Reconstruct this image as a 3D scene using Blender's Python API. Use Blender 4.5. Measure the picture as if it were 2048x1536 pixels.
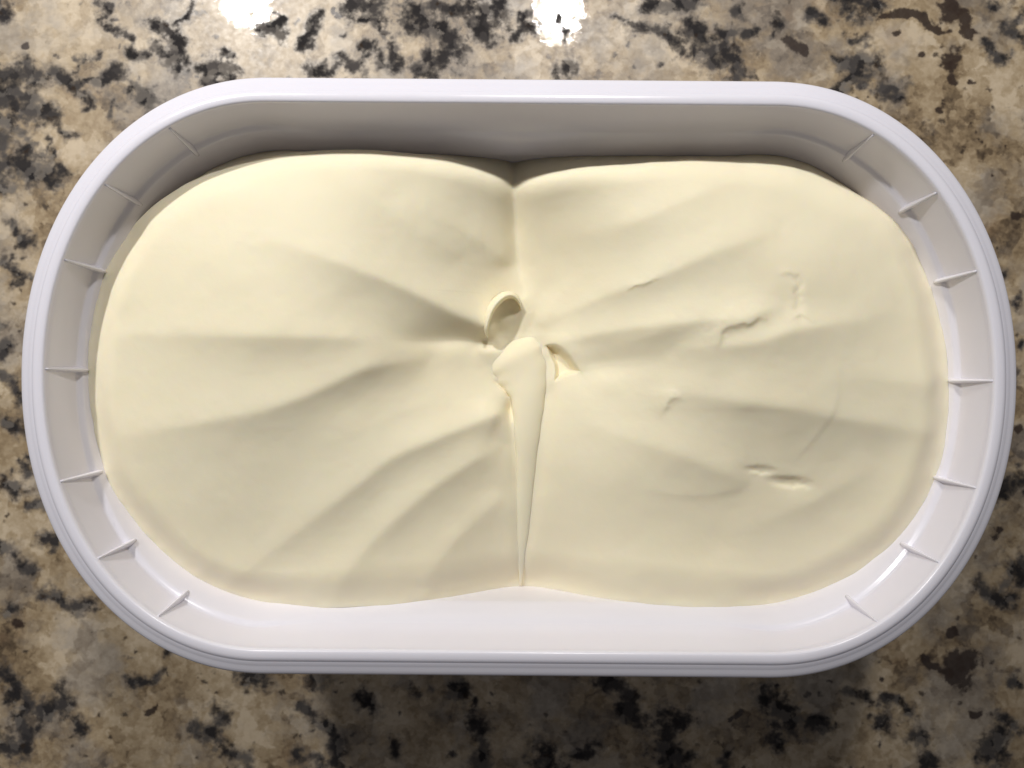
import bpy, math, random
import numpy as np
from mathutils import Vector

random.seed(7)
rng = np.random.default_rng(11)
S = bpy.context.scene
for o in list(bpy.data.objects):
    bpy.data.objects.remove(o)

# ------------------------------------------------------------------ camera, world, lamps
RIM_H = 0.115                 # tub rim above the countertop
CAM_D = 0.182                 # lens above the rim
CAM_Z = RIM_H + CAM_D
FPX = 1639.0                  # focal length in 2048-px units
cam = bpy.data.cameras.new('camera')
cam.sensor_width = 36.0
cam.lens = 36.0 * FPX / 2048.0
cam.clip_start = 0.005
cam.clip_end = 20.0
cam.dof.use_dof = True
cam.dof.focus_distance = CAM_D + 0.012
cam.dof.aperture_fstop = (cam.lens / 1000.0) / 0.0013
camo = bpy.data.objects.new('camera', cam)
camo.location = (0, 0, CAM_Z)
S.collection.objects.link(camo)
S.camera = camo

w = bpy.data.worlds.new('World')
S.world = w
w.use_nodes = True
bg = w.node_tree.nodes['Background']
bg.inputs['Color'].default_value = (0.98, 0.965, 1.0, 1)
bg.inputs['Strength'].default_value = 0.09

def puck_lamp(name, x, y, z, power, size, col=(1.0, 0.97, 0.93)):
    l = bpy.data.lights.new(name, 'AREA')
    l.shape = 'DISK'
    l.size = size
    l.energy = power
    l.color = col
    o = bpy.data.objects.new(name, l)
    o.location = (x, y, z)
    S.collection.objects.link(o)
    return o
# small puck lamps low over the counter, placed where their mirror images lie in the polished stone
LZ = 0.55
k = (CAM_Z + LZ) / FPX
puck_lamp('puck_lamp', (492 - 1024) * k, (768 + 4) * k, LZ, 3.6, 0.038)
puck_lamp('puck_lamp', (1118 - 1024) * k, (768 - 32) * k, LZ, 1.7, 0.036)

S.view_settings.view_transform = 'Standard'
S.view_settings.look = 'None'
S.view_settings.exposure = 0.0
S.view_settings.gamma = 1.0
S.view_settings.use_curve_mapping = False
S.render.engine = 'CYCLES'
S.cycles.use_denoising = True
S.cycles.adaptive_threshold = 0.02
S.cycles.max_bounces = 10
S.cycles.diffuse_bounces = 6

# ------------------------------------------------------------------ helpers
MM = 0.001
def px_world(px, py, depth):
    """photo pixel -> world x, y on the level that lies 'depth' metres below the rim"""
    k = (CAM_D + depth) / FPX
    return (np.asarray(px, float) - 1024) * k, (768 - np.asarray(py, float)) * k

def mesh_obj(name, verts, faces, mat, parent=None, smooth=True):
    me = bpy.data.meshes.new(name)
    me.from_pydata([tuple(v) for v in verts], [], faces)
    if smooth:
        me.polygons.foreach_set('use_smooth', [True] * len(me.polygons))
    me.materials.append(mat)
    me.update()
    o = bpy.data.objects.new(name, me)
    S.collection.objects.link(o)
    if parent:
        o.parent = parent
    return o

def np_mesh(name, verts, quads, mat, parent=None):
    me = bpy.data.meshes.new(name)
    nv, nf = len(verts), len(quads)
    me.vertices.add(nv)
    me.vertices.foreach_set('co', np.asarray(verts, np.float32).ravel())
    me.loops.add(nf * 4)
    me.loops.foreach_set('vertex_index', np.asarray(quads, np.int32).ravel())
    me.polygons.add(nf)
    me.polygons.foreach_set('loop_start', np.arange(nf, dtype=np.int32) * 4)
    me.polygons.foreach_set('loop_total', np.full(nf, 4, np.int32))
    me.polygons.foreach_set('use_smooth', np.ones(nf, bool))
    me.materials.append(mat)
    me.update(calc_edges=True)
    o = bpy.data.objects.new(name, me)
    S.collection.objects.link(o)
    if parent:
        o.parent = parent
    return o

class NT:
    def __init__(self, name):
        self.m = bpy.data.materials.new(name)
        self.m.use_nodes = True
        self.t = self.m.node_tree
        self.b = self.t.nodes['Principled BSDF']
    def n(self, typ, **kw):
        nd = self.t.nodes.new(typ)
        for k_, v in kw.items():
            if k_.startswith('_'):
                setattr(nd, k_[1:], v)
            else:
                nd.inputs[k_.replace('__', ' ')].default_value = v
        return nd
    def l(self, a, b):
        self.t.links.new(a, b)
    def math(self, op, a, b=None, clamp=False):
        nd = self.t.nodes.new('ShaderNodeMath')
        nd.operation = op
        nd.use_clamp = clamp
        for i, v in enumerate((a, b)):
            if v is None:
                continue
            if isinstance(v, (int, float)):
                nd.inputs[i].default_value = v
            else:
                self.l(v, nd.inputs[i])
        return nd.outputs[0]
    def ramp(self, fac, stops, interp='LINEAR'):
        nd = self.t.nodes.new('ShaderNodeValToRGB')
        cr = nd.color_ramp
        cr.interpolation = interp
        while len(cr.elements) < len(stops):
            cr.elements.new(0.5)
        for e, (p, c) in zip(cr.elements, stops):
            e.position = p
            e.color = (c[0], c[1], c[2], 1) if not isinstance(c, (int, float)) else (c, c, c, 1)
        self.l(fac, nd.inputs['Fac'])
        return nd.outputs['Color']
    def mix(self, fac, a, b, blend='MIX'):
        nd = self.t.nodes.new('ShaderNodeMix')
        nd.data_type = 'RGBA'
        nd.blend_type = blend
        for sock, v in ((nd.inputs[0], fac), (nd.inputs[6], a), (nd.inputs[7], b)):
            if isinstance(v, (int, float)):
                sock.default_value = v
            elif isinstance(v, tuple):
                sock.default_value = (v[0], v[1], v[2], 1)
            else:
                self.l(v, sock)
        return nd.outputs[2]

# ------------------------------------------------------------------ materials
def granite():
    g = NT('polished_granite')
    tc = g.n('ShaderNodeTexCoord')
    P = tc.outputs['Object']
    # warp the lookup so that crystal borders wander
    wn = g.n('ShaderNodeTexNoise', Scale=190.0, Detail=6.0, Roughness=0.70)
    g.l(P, wn.inputs['Vector'])
    vm = g.n('ShaderNodeVectorMath', _operation='SUBTRACT')
    g.l(wn.outputs['Color'], vm.inputs[0]); vm.inputs[1].default_value = (0.5, 0.5, 0.5)
    vs = g.n('ShaderNodeVectorMath', _operation='SCALE')
    g.l(vm.outputs[0], vs.inputs[0]); vs.inputs['Scale'].default_value = 0.0075
    va = g.n('ShaderNodeVectorMath', _operation='ADD')
    g.l(P, va.inputs[0]); g.l(vs.outputs[0], va.inputs[1])
    W = va.outputs[0]
    def vor(scale, feature='F1'):
        v = g.n('ShaderNodeTexVoronoi', Scale=scale)
        v.feature = feature
        g.l(W, v.inputs['Vector'])
        return v
    def noise(scale, detail=3.0, rough=0.55, vec=None):
        v = g.n('ShaderNodeTexNoise', Scale=scale, Detail=detail, Roughness=rough)
        g.l(vec or P, v.inputs['Vector'])
        return v.outputs['Fac']
    big = vor(95.0); small = vor(230.0); tiny = vor(480.0)
    def chan(v):
        s = g.n('ShaderNodeSeparateColor'); g.l(v.outputs['Color'], s.inputs[0]); return s.outputs[0]
    cb, cs, ct = chan(big), chan(small), chan(tiny)
    zone = noise(26.0, 4.0, 0.6, W)
    zone = g.math('MULTIPLY_ADD', zone, 2.2); g.t.nodes[-1].inputs[2].default_value = -0.6
    mixv = g.math('ADD', g.math('ADD', g.math('MULTIPLY', cb, 0.26), g.math('MULTIPLY', cs, 0.24)), g.math('MULTIPLY', ct, 0.14))
    mixv = g.math('ADD', mixv, g.math('MULTIPLY', zone, 0.56), clamp=True)
    fine = noise(520.0, 5.0, 0.7, P)
    mixv = g.math('ADD', mixv, g.math('MULTIPLY', g.math('SUBTRACT', fine, 0.5), 0.50), clamp=True)
    col = g.ramp(mixv, [(0.14, (0.060, 0.043, 0.030)), (0.27, (0.160, 0.120, 0.080)), (0.40, (0.300, 0.232, 0.150)),
                        (0.54, (0.430, 0.345, 0.235)), (0.70, (0.560, 0.470, 0.345)), (0.88, (0.72, 0.63, 0.50))])
    # cool grey quartz and pinkish feldspar zones
    q = noise(34.0, 5.0, 0.62, W)
    qm = g.ramp(q, [(0.48, 0.0), (0.60, 1.0)])
    grey = g.ramp(mixv, [(0.1, (0.13, 0.115, 0.105)), (0.5, (0.29, 0.265, 0.245)), (0.95, (0.50, 0.47, 0.44))])
    col = g.mix(g.math('MULTIPLY', qm, 0.75), col, grey)
    rz = noise(41.0, 3.0, 0.6, va.outputs[0])
    rm = g.ramp(rz, [(0.60, 0.0), (0.70, 1.0)])
    col = g.mix(g.math('MULTIPLY', rm, 0.25), col, (0.48, 0.34, 0.22))
    # dark mineral clusters: the broad layout comes with the slab, the ragged edges from noise
    at = g.n('ShaderNodeAttribute', _attribute_name='dark_vein')
    at2 = g.n('ShaderNodeAttribute', _attribute_name='brown_vein')
    e1 = noise(150.0, 5.0, 0.68)
    e2 = noise(420.0, 4.0, 0.65)
    rag = g.math('ADD', g.math('MULTIPLY', g.math('SUBTRACT', e1, 0.5), 3.4), g.math('MULTIPLY', g.math('SUBTRACT', e2, 0.5), 1.9))
    dv = g.math('ADD', at.outputs['Fac'], rag)
    dm = g.ramp(dv, [(0.17, 0.0), (0.42, 0.66), (0.80, 1.0)])
    dv2 = g.math('ADD', dv, 0.35)
    halo = g.ramp(dv2, [(0.0, 0.0), (0.55, 1.0)])
    col = g.mix(g.math('MULTIPLY', halo, 0.62), col, g.ramp(ct, [(0.0, (0.085, 0.072, 0.062)), (1.0, (0.22, 0.195, 0.18))]))
    dk = g.ramp(cs, [(0.0, (0.024, 0.025, 0.031)), (0.45, (0.045, 0.045, 0.052)), (0.75, (0.105, 0.102, 0.108)), (1.0, (0.22, 0.21, 0.205))])
    col = g.mix(g.math('MULTIPLY', dm, 0.96), col, dk)
    bv = g.math('ADD', at2.outputs['Fac'], g.math('MULTIPLY', rag, 0.55))
    bm = g.ramp(bv, [(0.20, 0.0), (0.42, 1.0)])
    col = g.mix(g.math('MULTIPLY', bm, 0.93), col, (0.036, 0.022, 0.018))
    # small biotite specks
    sp = g.n('ShaderNodeTexVoronoi', Scale=260.0); g.l(W, sp.inputs['Vector'])
    spc = g.n('ShaderNodeSeparateColor'); g.l(sp.outputs['Color'], spc.inputs[0])
    pick = g.math('GREATER_THAN', spc.outputs[1], 0.74)
    dot = g.ramp(sp.outputs['Distance'], [(0.16, 1.0), (0.34, 0.0)])
    dens = g.ramp(noise(60.0, 2.0), [(0.38, 0.0), (0.52, 1.0)])
    sm = g.math('MULTIPLY', g.math('MULTIPLY', pick, dot), dens)
    col = g.mix(g.math('MULTIPLY', sm, 0.85), col, (0.045, 0.033, 0.026))
    col = g.mix(1.0, col, (0.84, 0.79, 0.715), 'MULTIPLY')
    g.l(col, g.b.inputs['Base Color'])
    polish = g.math('SUBTRACT', 1.0, g.math('MULTIPLY', dm, 1.0), clamp=True)
    pit = g.ramp(g.math('ADD', g.math('MULTIPLY', ct, 0.5), g.math('MULTIPLY', e1, 0.6)), [(0.34, 0.0), (0.50, 1.0)])
    g.l(g.math('MULTIPLY', g.math('MULTIPLY', polish, pit), 0.75), g.b.inputs['Coat Weight'])
    g.l(g.math('MULTIPLY', polish, 0.42), g.b.inputs['Specular IOR Level'])
    ro = g.ramp(e2, [(0.3, 0.30), (0.7, 0.42)])
    g.l(ro, g.b.inputs['Roughness'])
    g.b.inputs['Coat Roughness'].default_value = 0.025
    bp = g.n('ShaderNodeBump', Strength=0.10, Distance=0.0004)
    g.l(e1, bp.inputs['Height'])
    g.l(bp.outputs[0], g.b.inputs['Coat Normal'])
    g.l(bp.outputs[0], g.b.inputs['Normal'])
    return g.m

def plastic():
    g = NT('white_plastic')
    tc = g.n('ShaderNodeTexCoord')
    n1 = g.n('ShaderNodeTexNoise', Scale=45.0, Detail=3.0); g.l(tc.outputs['Object'], n1.inputs['Vector'])
    col = g.ramp(n1.outputs['Fac'], [(0.3, (0.825, 0.812, 0.900)), (0.7, (0.840, 0.828, 0.912))])
    g.l(col, g.b.inputs['Base Color'])
    n2 = g.n('ShaderNodeTexNoise', Scale=300.0, Detail=4.0); g.l(tc.outputs['Object'], n2.inputs['Vector'])
    g.l(g.ramp(n2.outputs['Fac'], [(0.3, 0.20), (0.7, 0.255)]), g.b.inputs['Roughness'])
    g.b.inputs['Subsurface Weight'].default_value = 0.20
    g.b.inputs['Subsurface Radius'].default_value = (1.0, 0.92, 0.88)
    g.b.inputs['Subsurface Scale'].default_value = 0.0030
    bp = g.n('ShaderNodeBump', Strength=0.035, Distance=0.0004)
    n3 = g.n('ShaderNodeTexNoise', Scale=420.0, Detail=3.0); g.l(tc.outputs['Object'], n3.inputs['Vector'])
    g.l(n3.outputs['Fac'], bp.inputs['Height'])
    g.l(bp.outputs[0], g.b.inputs['Normal'])
    return g.m

def cream():
    g = NT('vanilla_ice_cream')
    tc = g.n('ShaderNodeTexCoord')
    n1 = g.n('ShaderNodeTexNoise', Scale=28.0, Detail=4.0); g.l(tc.outputs['Object'], n1.inputs['Vector'])
    col = g.ramp(n1.outputs['Fac'], [(0.3, (0.925, 0.842, 0.628)), (0.7, (0.938, 0.860, 0.655))])
    g.l(col, g.b.inputs['Base Color'])
    g.b.inputs['Roughness'].default_value = 0.62
    g.b.inputs['Specular IOR Level'].default_value = 0.22
    g.b.inputs['Subsurface Weight'].default_value = 0.40
    g.b.inputs['Subsurface Radius'].default_value = (1.0, 0.78, 0.40)
    g.b.inputs['Subsurface Scale'].default_value = 0.0022
    n3 = g.n('ShaderNodeTexNoise', Scale=900.0, Detail=4.0, Roughness=0.6); g.l(tc.outputs['Object'], n3.inputs['Vector'])
    bp = g.n('ShaderNodeBump', Strength=0.10, Distance=0.0003)
    g.l(n3.outputs['Fac'], bp.inputs['Height'])
    g.l(bp.outputs[0], g.b.inputs['Normal'])
    return g.m

M_GRANITE, M_PLASTIC, M_CREAM = granite(), plastic(), cream()

def value_noise(x, y, sc, seed):
    r = np.random.default_rng(seed); T = r.uniform(-1, 1, (64, 64))
    u, v = x * sc, y * sc
    i, j = np.floor(u).astype(int), np.floor(v).astype(int)
    fu, fv = u - i, v - j
    fu = fu * fu * fu * (fu * (fu * 6 - 15) + 10); fv = fv * fv * fv * (fv * (fv * 6 - 15) + 10)
    g = lambda a, b: T[a % 64, b % 64]
    return (g(i, j) * (1 - fu) + g(i + 1, j) * fu) * (1 - fv) + (g(i, j + 1) * (1 - fu) + g(i + 1, j + 1) * fu) * fv

# ------------------------------------------------------------------ countertop
# dark mineral clusters of the slab and one patch of painted shade: photo pixels of the stroke, half width in pixels
DARK = [
 ([(20,450),(60,480)],9),([(10,700),(26,690)],9),([(8,520),(40,545)],8),([(5,960),(30,985)],11),([(40,920),(55,940)],7),
 ([(5,155),(40,150),(75,158)],20),([(45,130),(60,150)],13),([(0,200),(50,212),(90,230)],20),([(30,172),(60,200)],18),
 ([(95,140),(125,150),(150,165),(190,168),(215,160)],9),([(228,150),(246,158)],12),([(265,182),(290,190),(305,205),(300,225)],11),
 ([(0,242),(20,250)],9),([(40,258)],8),([(0,290),(15,310)],17),([(0,340),(40,332),(60,345),(100,357)],20),([(50,305),(66,311)],10),
 ([(85,320)],7),([(0,370),(20,377)],12),([(90,283),(110,287)],6),([(120,255),(135,262)],6),([(165,208)],5),([(215,212),(215,240)],4),
 ([(185,8),(215,20)],6),([(205,40),(220,48),(240,60),(262,70)],8),([(250,95),(270,105),(295,113)],8),([(165,113),(181,116)],5),
 ([(305,48),(335,60),(355,85),(355,130)],11),([(390,10),(375,40),(360,65)],4),([(320,105),(345,125),(350,142)],12),
 ([(365,120),(400,130),(440,130),(470,145),(465,162)],11),([(420,150),(450,166)],11),([(445,110),(465,116)],5),([(0,10),(10,30)],12),
 ([(510,48),(545,56),(560,66)],10),([(540,10),(560,22)],4),([(538,38),(562,30)],4),([(620,40),(615,92)],9),
 ([(700,5),(720,25),(740,20),(760,5)],17),([(715,45),(760,40),(766,65),(790,72)],7),([(830,20),(850,50),(890,70),(905,95),(895,112)],25),
 ([(930,10),(960,20),(975,45),(955,60)],20),([(860,5),(900,10)],14),([(725,92),(747,100)],8),([(780,95),(790,120),(785,140)],11),
 ([(735,115)],8),([(620,142),(665,148)],12),([(680,115),(696,126)],8),([(705,145),(730,140)],8),([(835,145),(870,150)],13),([(855,115)],9),([(820,118)],6),
 ([(1025,68),(1042,52),(1065,50)],10),([(1046,35),(1052,30)],5),([(1110,34),(1120,60),(1122,90)],5),([(1135,130),(1125,146)],12),
 ([(1235,50),(1290,60),(1340,76),(1370,96)],8),([(1300,5),(1370,10),(1400,5)],12),([(1385,62),(1400,85),(1430,100),(1455,100),(1450,122)],20),
 ([(1330,122)],6),([(1465,15),(1480,20)],8),([(1440,65),(1460,62)],6),([(1475,146)],10),
 ([(1445,90),(1455,115),(1485,150)],13),([(1450,66),(1505,58)],8),([(1545,45)],8),([(1620,30),(1650,40)],8),([(1690,5),(1740,10)],17),
 ([(1980,10),(2000,4)],10),([(2020,60),(2046,70)],12),([(1975,95),(1985,115),(2000,122)],8),([(1685,127),(1725,117),(1760,125)],13),
 ([(1675,182),(1700,152),(1730,142)],11),([(1755,180),(1800,180)],12),([(1720,170)],10),([(1710,78),(1755,75)],6),
 ([(0,742),(30,770),(44,795)],10),([(18,842),(44,862)],9),([(0,640),(14,650)],8),([(20,560)],6),
 ([(0,1092),(30,1105),(70,1138)],9),([(60,1010),(82,1010)],8),([(95,1085),(108,1090)],12),([(90,1190),(120,1195),(145,1220),(175,1205)],9),
 ([(25,1215)],14),([(0,1345),(30,1380),(50,1410)],11),([(85,1425),(110,1420),(130,1400)],15),([(40,1430),(60,1470)],13),([(0,1480),(40,1502)],19),
 ([(160,1438),(166,1456)],12),([(265,1360),(300,1347),(330,1335)],8),([(340,1300)],8),([(440,1425)],13),([(395,1460),(430,1465),(450,1480)],11),
 ([(455,1500),(480,1522)],14),([(500,1352),(530,1360)],13),([(630,1356)],12),([(615,1405),(625,1440),(645,1446)],9),([(660,1465),(670,1500),(670,1530)],13),
 ([(720,1400),(740,1416)],12),([(828,1385)],8),([(915,1380)],14),([(945,1405)],7),([(940,1440),(955,1480),(965,1530)],14),([(775,1475),(790,1510)],9),
 ([(600,1515)],12),([(630,1525)],10),([(485,1510)],12),([(1210,1362),(1260,1400),(1260,1420)],15),([(1240,1415),(1280,1440)],10),([(1320,1430),(1370,1435)],14),
 ([(1330,1480),(1350,1522)],25),([(1085,1500),(1100,1530)],17),([(1150,1510),(1180,1500)],9),([(1450,1510)],10),([(1550,1490)],14),([(1540,1400),(1580,1440)],20),  # last stroke: shadow beside the tub, painted into the stone
 ([(1690,1380),(1740,1400),(1790,1412),(1820,1428)],9),([(1625,1450),(1650,1450)],13),([(1770,1440),(1780,1462)],11),
 ([(1960,1160),(1985,1190),(2030,1200)],11),([(2030,1130),(2042,1160)],20),([(1990,1440),(2030,1455)],9),([(1990,1470),(1975,1510)],17),
 ([(2035,1360)],10),([(1840,1470)],17),([(1865,1525)],14),([(2005,540)],12),([(2030,600)],9),([(2020,752)],15),([(2012,972)],20),
]
BROWN = [
 ([(660,20),(685,35)],9),([(1575,75),(1605,95)],8),([(1770,28),(1830,25),(1860,45),(1885,62)],9),([(1900,20),(1930,45),(1945,66)],16),
 ([(1905,122)],18),([(1905,158)],8),([(1940,165),(1955,163)],5),([(1890,210)],6),([(1850,112)],5),([(1800,60)],4),([(45,1245)],11),
 ([(300,1425)],9),([(1925,1338)],27),([(1905,1270)],9),([(1845,1322),(1885,1342)],8),([(1990,1067)],9),([(1945,1425)],8),([(1472,1428)],6),
 ([(190,1270)],5),([(30,1300)],5),([(240,35)],5),([(60,90)],6),([(100,75)],5),([(2010,300)],5),([(1960,270)],5),([(1760,1356)],6),
 ([(2030,420)],8),([(2038,850)],8),([(1990,350)],4),
]
def build_counter():
    x0, x1, y0, y1, st = -0.36, 0.36, -0.30, 0.30, 0.0012
    nx, ny = int((x1 - x0) / st) + 1, int((y1 - y0) / st) + 1
    X, Y = np.meshgrid(np.linspace(x0, x1, nx), np.linspace(y0, y1, ny))
    kk = CAM_Z / FPX
    U, V = X / kk + 1024, 768 - Y / kk            # photo pixels, only as a ruler for the stroke lists
    def field(strokes):
        F = np.full(X.shape, -1.0)
        for pts, hw in strokes:
            pts = np.array(pts, float)
            lo, hi = pts.min(0) - 3 * hw - 20, pts.max(0) + 3 * hw + 20
            c0, c1 = np.searchsorted(U[0], [lo[0], hi[0]])
            r1, r0 = ny - np.searchsorted(V[::-1, 0], [lo[1], hi[1]])
            if c1 <= c0 or r1 <= r0:
                continue
            u, v = U2[r0:r1, c0:c1], V2[r0:r1, c0:c1]
            d = np.full(u.shape, 1e9)
            if len(pts) == 1:
                d = np.hypot(u - pts[0, 0], v - pts[0, 1])
            for a, b in zip(pts[:-1], pts[1:]):
                ab = b - a
                t = np.clip(((u - a[0]) * ab[0] + (v - a[1]) * ab[1]) / (ab @ ab), 0, 1)
                d = np.minimum(d, np.hypot(u - a[0] - t * ab[0], v - a[1] - t * ab[1]))
            F[r0:r1, c0:c1] = np.maximum(F[r0:r1, c0:c1], 1.05 - 0.62 * d / hw)
        return F
    # beyond the picture (and below the tub) the slab goes on with the same kind of clusters
    extra, extrab = [], []
    for i in range(420):
        c = np.array([rng.uniform(-1000, 3050), rng.uniform(-900, 2450)])
        if -40 < c[0] < 2090 and -40 < c[1] < 1580 and not (260 < c[0] < 1790 and 330 < c[1] < 1180):
            continue
        n = rng.integers(1, 5); a = rng.uniform(0, 6.28); pts = [tuple(c)]
        for j in range(n):
            a += rng.normal(0, 0.7); c = c + rng.uniform(15, 42) * np.array([math.cos(a), math.sin(a)]); pts.append(tuple(c))
        (extra if rng.random() < 0.85 else extrab).append((pts, rng.uniform(6, 18)))
    # ragged outlines and satellites
    kx = 1.0 / kk
    wa = value_noise(X, Y, 130, 21); wb = value_noise(X, Y, 130, 22); wc = value_noise(X, Y, 320, 23); wd_ = value_noise(X, Y, 320, 24)
    U2 = U + 11 * wa + 6 * wc; V2 = V + 11 * wb + 6 * wd_
    sat = []
    for pts, hw in DARK + extra:
        for _ in range(rng.integers(0, 3)):
            p = np.array(pts[rng.integers(0, len(pts))]) + rng.normal(0, 1.6 * hw + 6, 2)
            sat.append(([tuple(p)], rng.uniform(2.5, 7)))
    fd, fb = field(DARK + extra + sat), field(BROWN + extrab)
    verts = np.stack([X.ravel(), Y.ravel(), np.zeros(X.size)], 1)
    idx = np.arange(nx * ny).reshape(ny, nx)
    q = np.stack([idx[:-1, :-1].ravel(), idx[:-1, 1:].ravel(), idx[1:, 1:].ravel(), idx[1:, :-1].ravel()], 1)
    nv = len(verts)
    # slab sides and underside
    loop = np.concatenate([idx[0, :], idx[1:, -1], idx[-1, -2::-1], idx[-2:0:-1, 0]])
    low = verts[loop].copy(); low[:, 2] = -0.03
    li = nv + np.arange(len(loop))
    nx_ = np.roll(np.arange(len(loop)), -1)
    sides = np.stack([loop, li, li[nx_], loop[nx_]], 1)
    verts = np.concatenate([verts, low])
    o = np_mesh('countertop', verts, np.concatenate([q, sides]), M_GRANITE)
    pad = np.full(len(loop), -1.0)
    for nm, f in (('dark_vein', fd), ('brown_vein', fb)):
        at = o.data.attributes.new(nm, 'FLOAT', 'POINT')
        at.data.foreach_set('value', np.concatenate([f.ravel(), pad]).astype(np.float32))
    o['kind'] = 'structure'
    o['label'] = 'polished beige, grey and black speckled granite countertop'
    return o
build_counter()

# ------------------------------------------------------------------ tub outline
s = CAM_D / FPX
so = (CAM_D + 0.0034) / FPX
TUB = np.array([(1038 - 1024) * s, (768 - 755) * s])
ROT = math.radians(-0.45)
L_STR, A_END, B_END, N_EXP = 500 * so, 492 * so, 595 * so, 2.07
def outline(n):
    ph = np.linspace(-math.pi / 2, math.pi / 2, 1201)
    c, sn = np.cos(ph), np.sin(ph)
    ex = L_STR + A_END * np.abs(c) ** (2 / N_EXP)
    ey = B_END * np.sign(sn) * np.abs(sn) ** (2 / N_EXP)
    P = np.concatenate([np.stack([ex, ey], 1), np.stack([-ex[::-1], ey[::-1]], 1)])
    P = np.concatenate([P, P[:1]])
    d = np.concatenate([[0], np.cumsum(np.hypot(*np.diff(P, axis=0).T))])
    t = np.linspace(0, d[-1], n, endpoint=False)
    # start half way along the right end so that nothing special sits at the seam
    Q = np.stack([np.interp(t, d, P[:, 0]), np.interp(t, d, P[:, 1])], 1)
    T = np.roll(Q, -3, 0) - np.roll(Q, 3, 0)
    for _ in range(12):
        T = 0.5 * T + 0.25 * (np.roll(T, 1, 0) + np.roll(T, -1, 0))
    T /= np.linalg.norm(T, axis=1)[:, None]
    N = np.stack([T[:, 1], -T[:, 0]], 1)          # outward
    R = np.array([[math.cos(ROT), -math.sin(ROT)], [math.sin(ROT), math.cos(ROT)]])
    return Q @ R.T, N @ R.T, Q
NU = 960
OUT, NOR, OUT_LOC = outline(NU)
# the stacking shoulder is crisp round the ends and fades out on the long sides
ENDM = np.clip((np.abs(OUT_LOC[:, 0]) - 0.045) / 0.022, 0, 1)
ENDM = ENDM * ENDM * (3 - 2 * ENDM)
def sm(x):
    x = np.clip(x, 0, 1); return x * x * (3 - 2 * x)
INNER = 0.0065
def wall_inset(depth):
    """inner wall: distance inside the outer outline at a depth below the rim, per outline point"""
    depth = np.asarray(depth, float)
    draft = 0.0010 * ENDM + 0.0017 * (1 - ENDM)
    up = INNER + draft * np.clip((depth - 0.0014) / 0.0106, 0, 1)
    step = 0.0009 * sm((depth - 0.0118) / 0.0012)
    soft = 0.0012 * sm((depth - 0.0085) / 0.0065)
    q = np.clip(depth - 0.0122, 0, 0.0075)
    slope = 0.46 * (q - 0.25 * q * q / 0.0075)
    low = 0.045 * np.clip(depth - 0.0125, 0, None)
    return up + ENDM * step + (1 - ENDM) * soft + slope + low

tub = bpy.data.objects.new('ice_cream_tub', None)
tub.location = (TUB[0], TUB[1], 0)
S.collection.objects.link(tub)
tub['label'] = 'open white plastic oval-ended ice cream tub with ribbed inner wall, on granite'
tub['category'] = 'tub'

def sweep(name, prof, closed_bottom=False):
    """prof: list of (inset array or number, z) -> ring mesh in tub space"""
    V = []
    for ins, z in prof:
        p = OUT - NOR * (np.full(NU, ins) if np.isscalar(ins) else ins)[:, None]
        V.append(np.concatenate([p, np.full((NU, 1), z)], 1))
    V = np.concatenate(V)
    a = np.arange(NU); b = np.roll(a, -1)
    Q = []
    for i in range(len(prof) - 1):
        Q.append(np.stack([i * NU + a, i * NU + b, (i + 1) * NU + b, (i + 1) * NU + a], 1)[:, ::-1] if False else
                 np.stack([i * NU + a, i * NU + b, (i + 1) * NU + b, (i + 1) * NU + a], 1))
    return np_mesh(name, V, np.concatenate(Q), M_PLASTIC, tub)

Z = RIM_H
rim_prof = [(0.0058, Z - 0.0125), (0.0030, Z - 0.0122), (0.0010, Z - 0.0120), (0.0007, Z - 0.0116), (0.0003, Z - 0.0070),
            (0.00005, Z - 0.0032), (0.0001, Z - 0.0027), (0.0003, Z - 0.0023), (0.0006, Z - 0.0020), (0.0012, Z - 0.0017),
            (0.0018, Z - 0.00142), (0.00205, Z - 0.0013), (0.00220, Z - 0.00119), (0.0024, Z - 0.00107), (0.0027, Z - 0.00091),
            (0.0029, Z - 0.00081), (0.0030, Z - 0.00078), (0.00310, Z - 0.00071), (0.00322, Z - 0.00058), (0.0034, Z - 0.00041),
            (0.0037, Z - 0.00022), (0.0041, Z - 0.00012), (0.0046, Z - 0.0001),
            (0.0050, Z - 0.00013), (0.00525, Z - 0.00022), (0.00542, Z - 0.00042), (0.00554, Z - 0.0008), (0.0056, Z - 0.0014), (0.00568, Z - 0.0020)]
rim = sweep('rim', [(i_ * 0.0065 / 0.0056, z_) for i_, z_ in rim_prof])
dz = [0.0013, 0.0020, 0.0035, 0.0055, 0.0075, 0.0095, 0.0108, 0.0114, 0.0118, 0.0121, 0.0124, 0.0127, 0.0130, 0.0133, 0.0138,
      0.0145, 0.0152, 0.0160, 0.0172, 0.0185, 0.0195, 0.0205, 0.022, 0.026, 0.031, 0.037, 0.044, 0.055, 0.070, 0.090, 0.106, 0.110]
body_prof = [(wall_inset(d), Z - d) for d in dz]
body_prof += [(0.0170, Z - 0.1125), (0.0195, Z - 0.1135), (0.030, Z - 0.1138), (0.055, Z - 0.1138), (0.064, Z - 0.1138)]
body_prof += [(0.064, 0.0005), (0.055, 0.0005), (0.030, 0.0005), (0.0180, 0.0005), (0.0160, 0.0012), (0.0152, 0.0030)]
body_prof += [(wall_inset(d) - 0.0011, Z - d) for d in (0.104, 0.08, 0.055, 0.035, 0.024, 0.020, 0.017, 0.0145, 0.0130)]
body = sweep('wall', body_prof)

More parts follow.
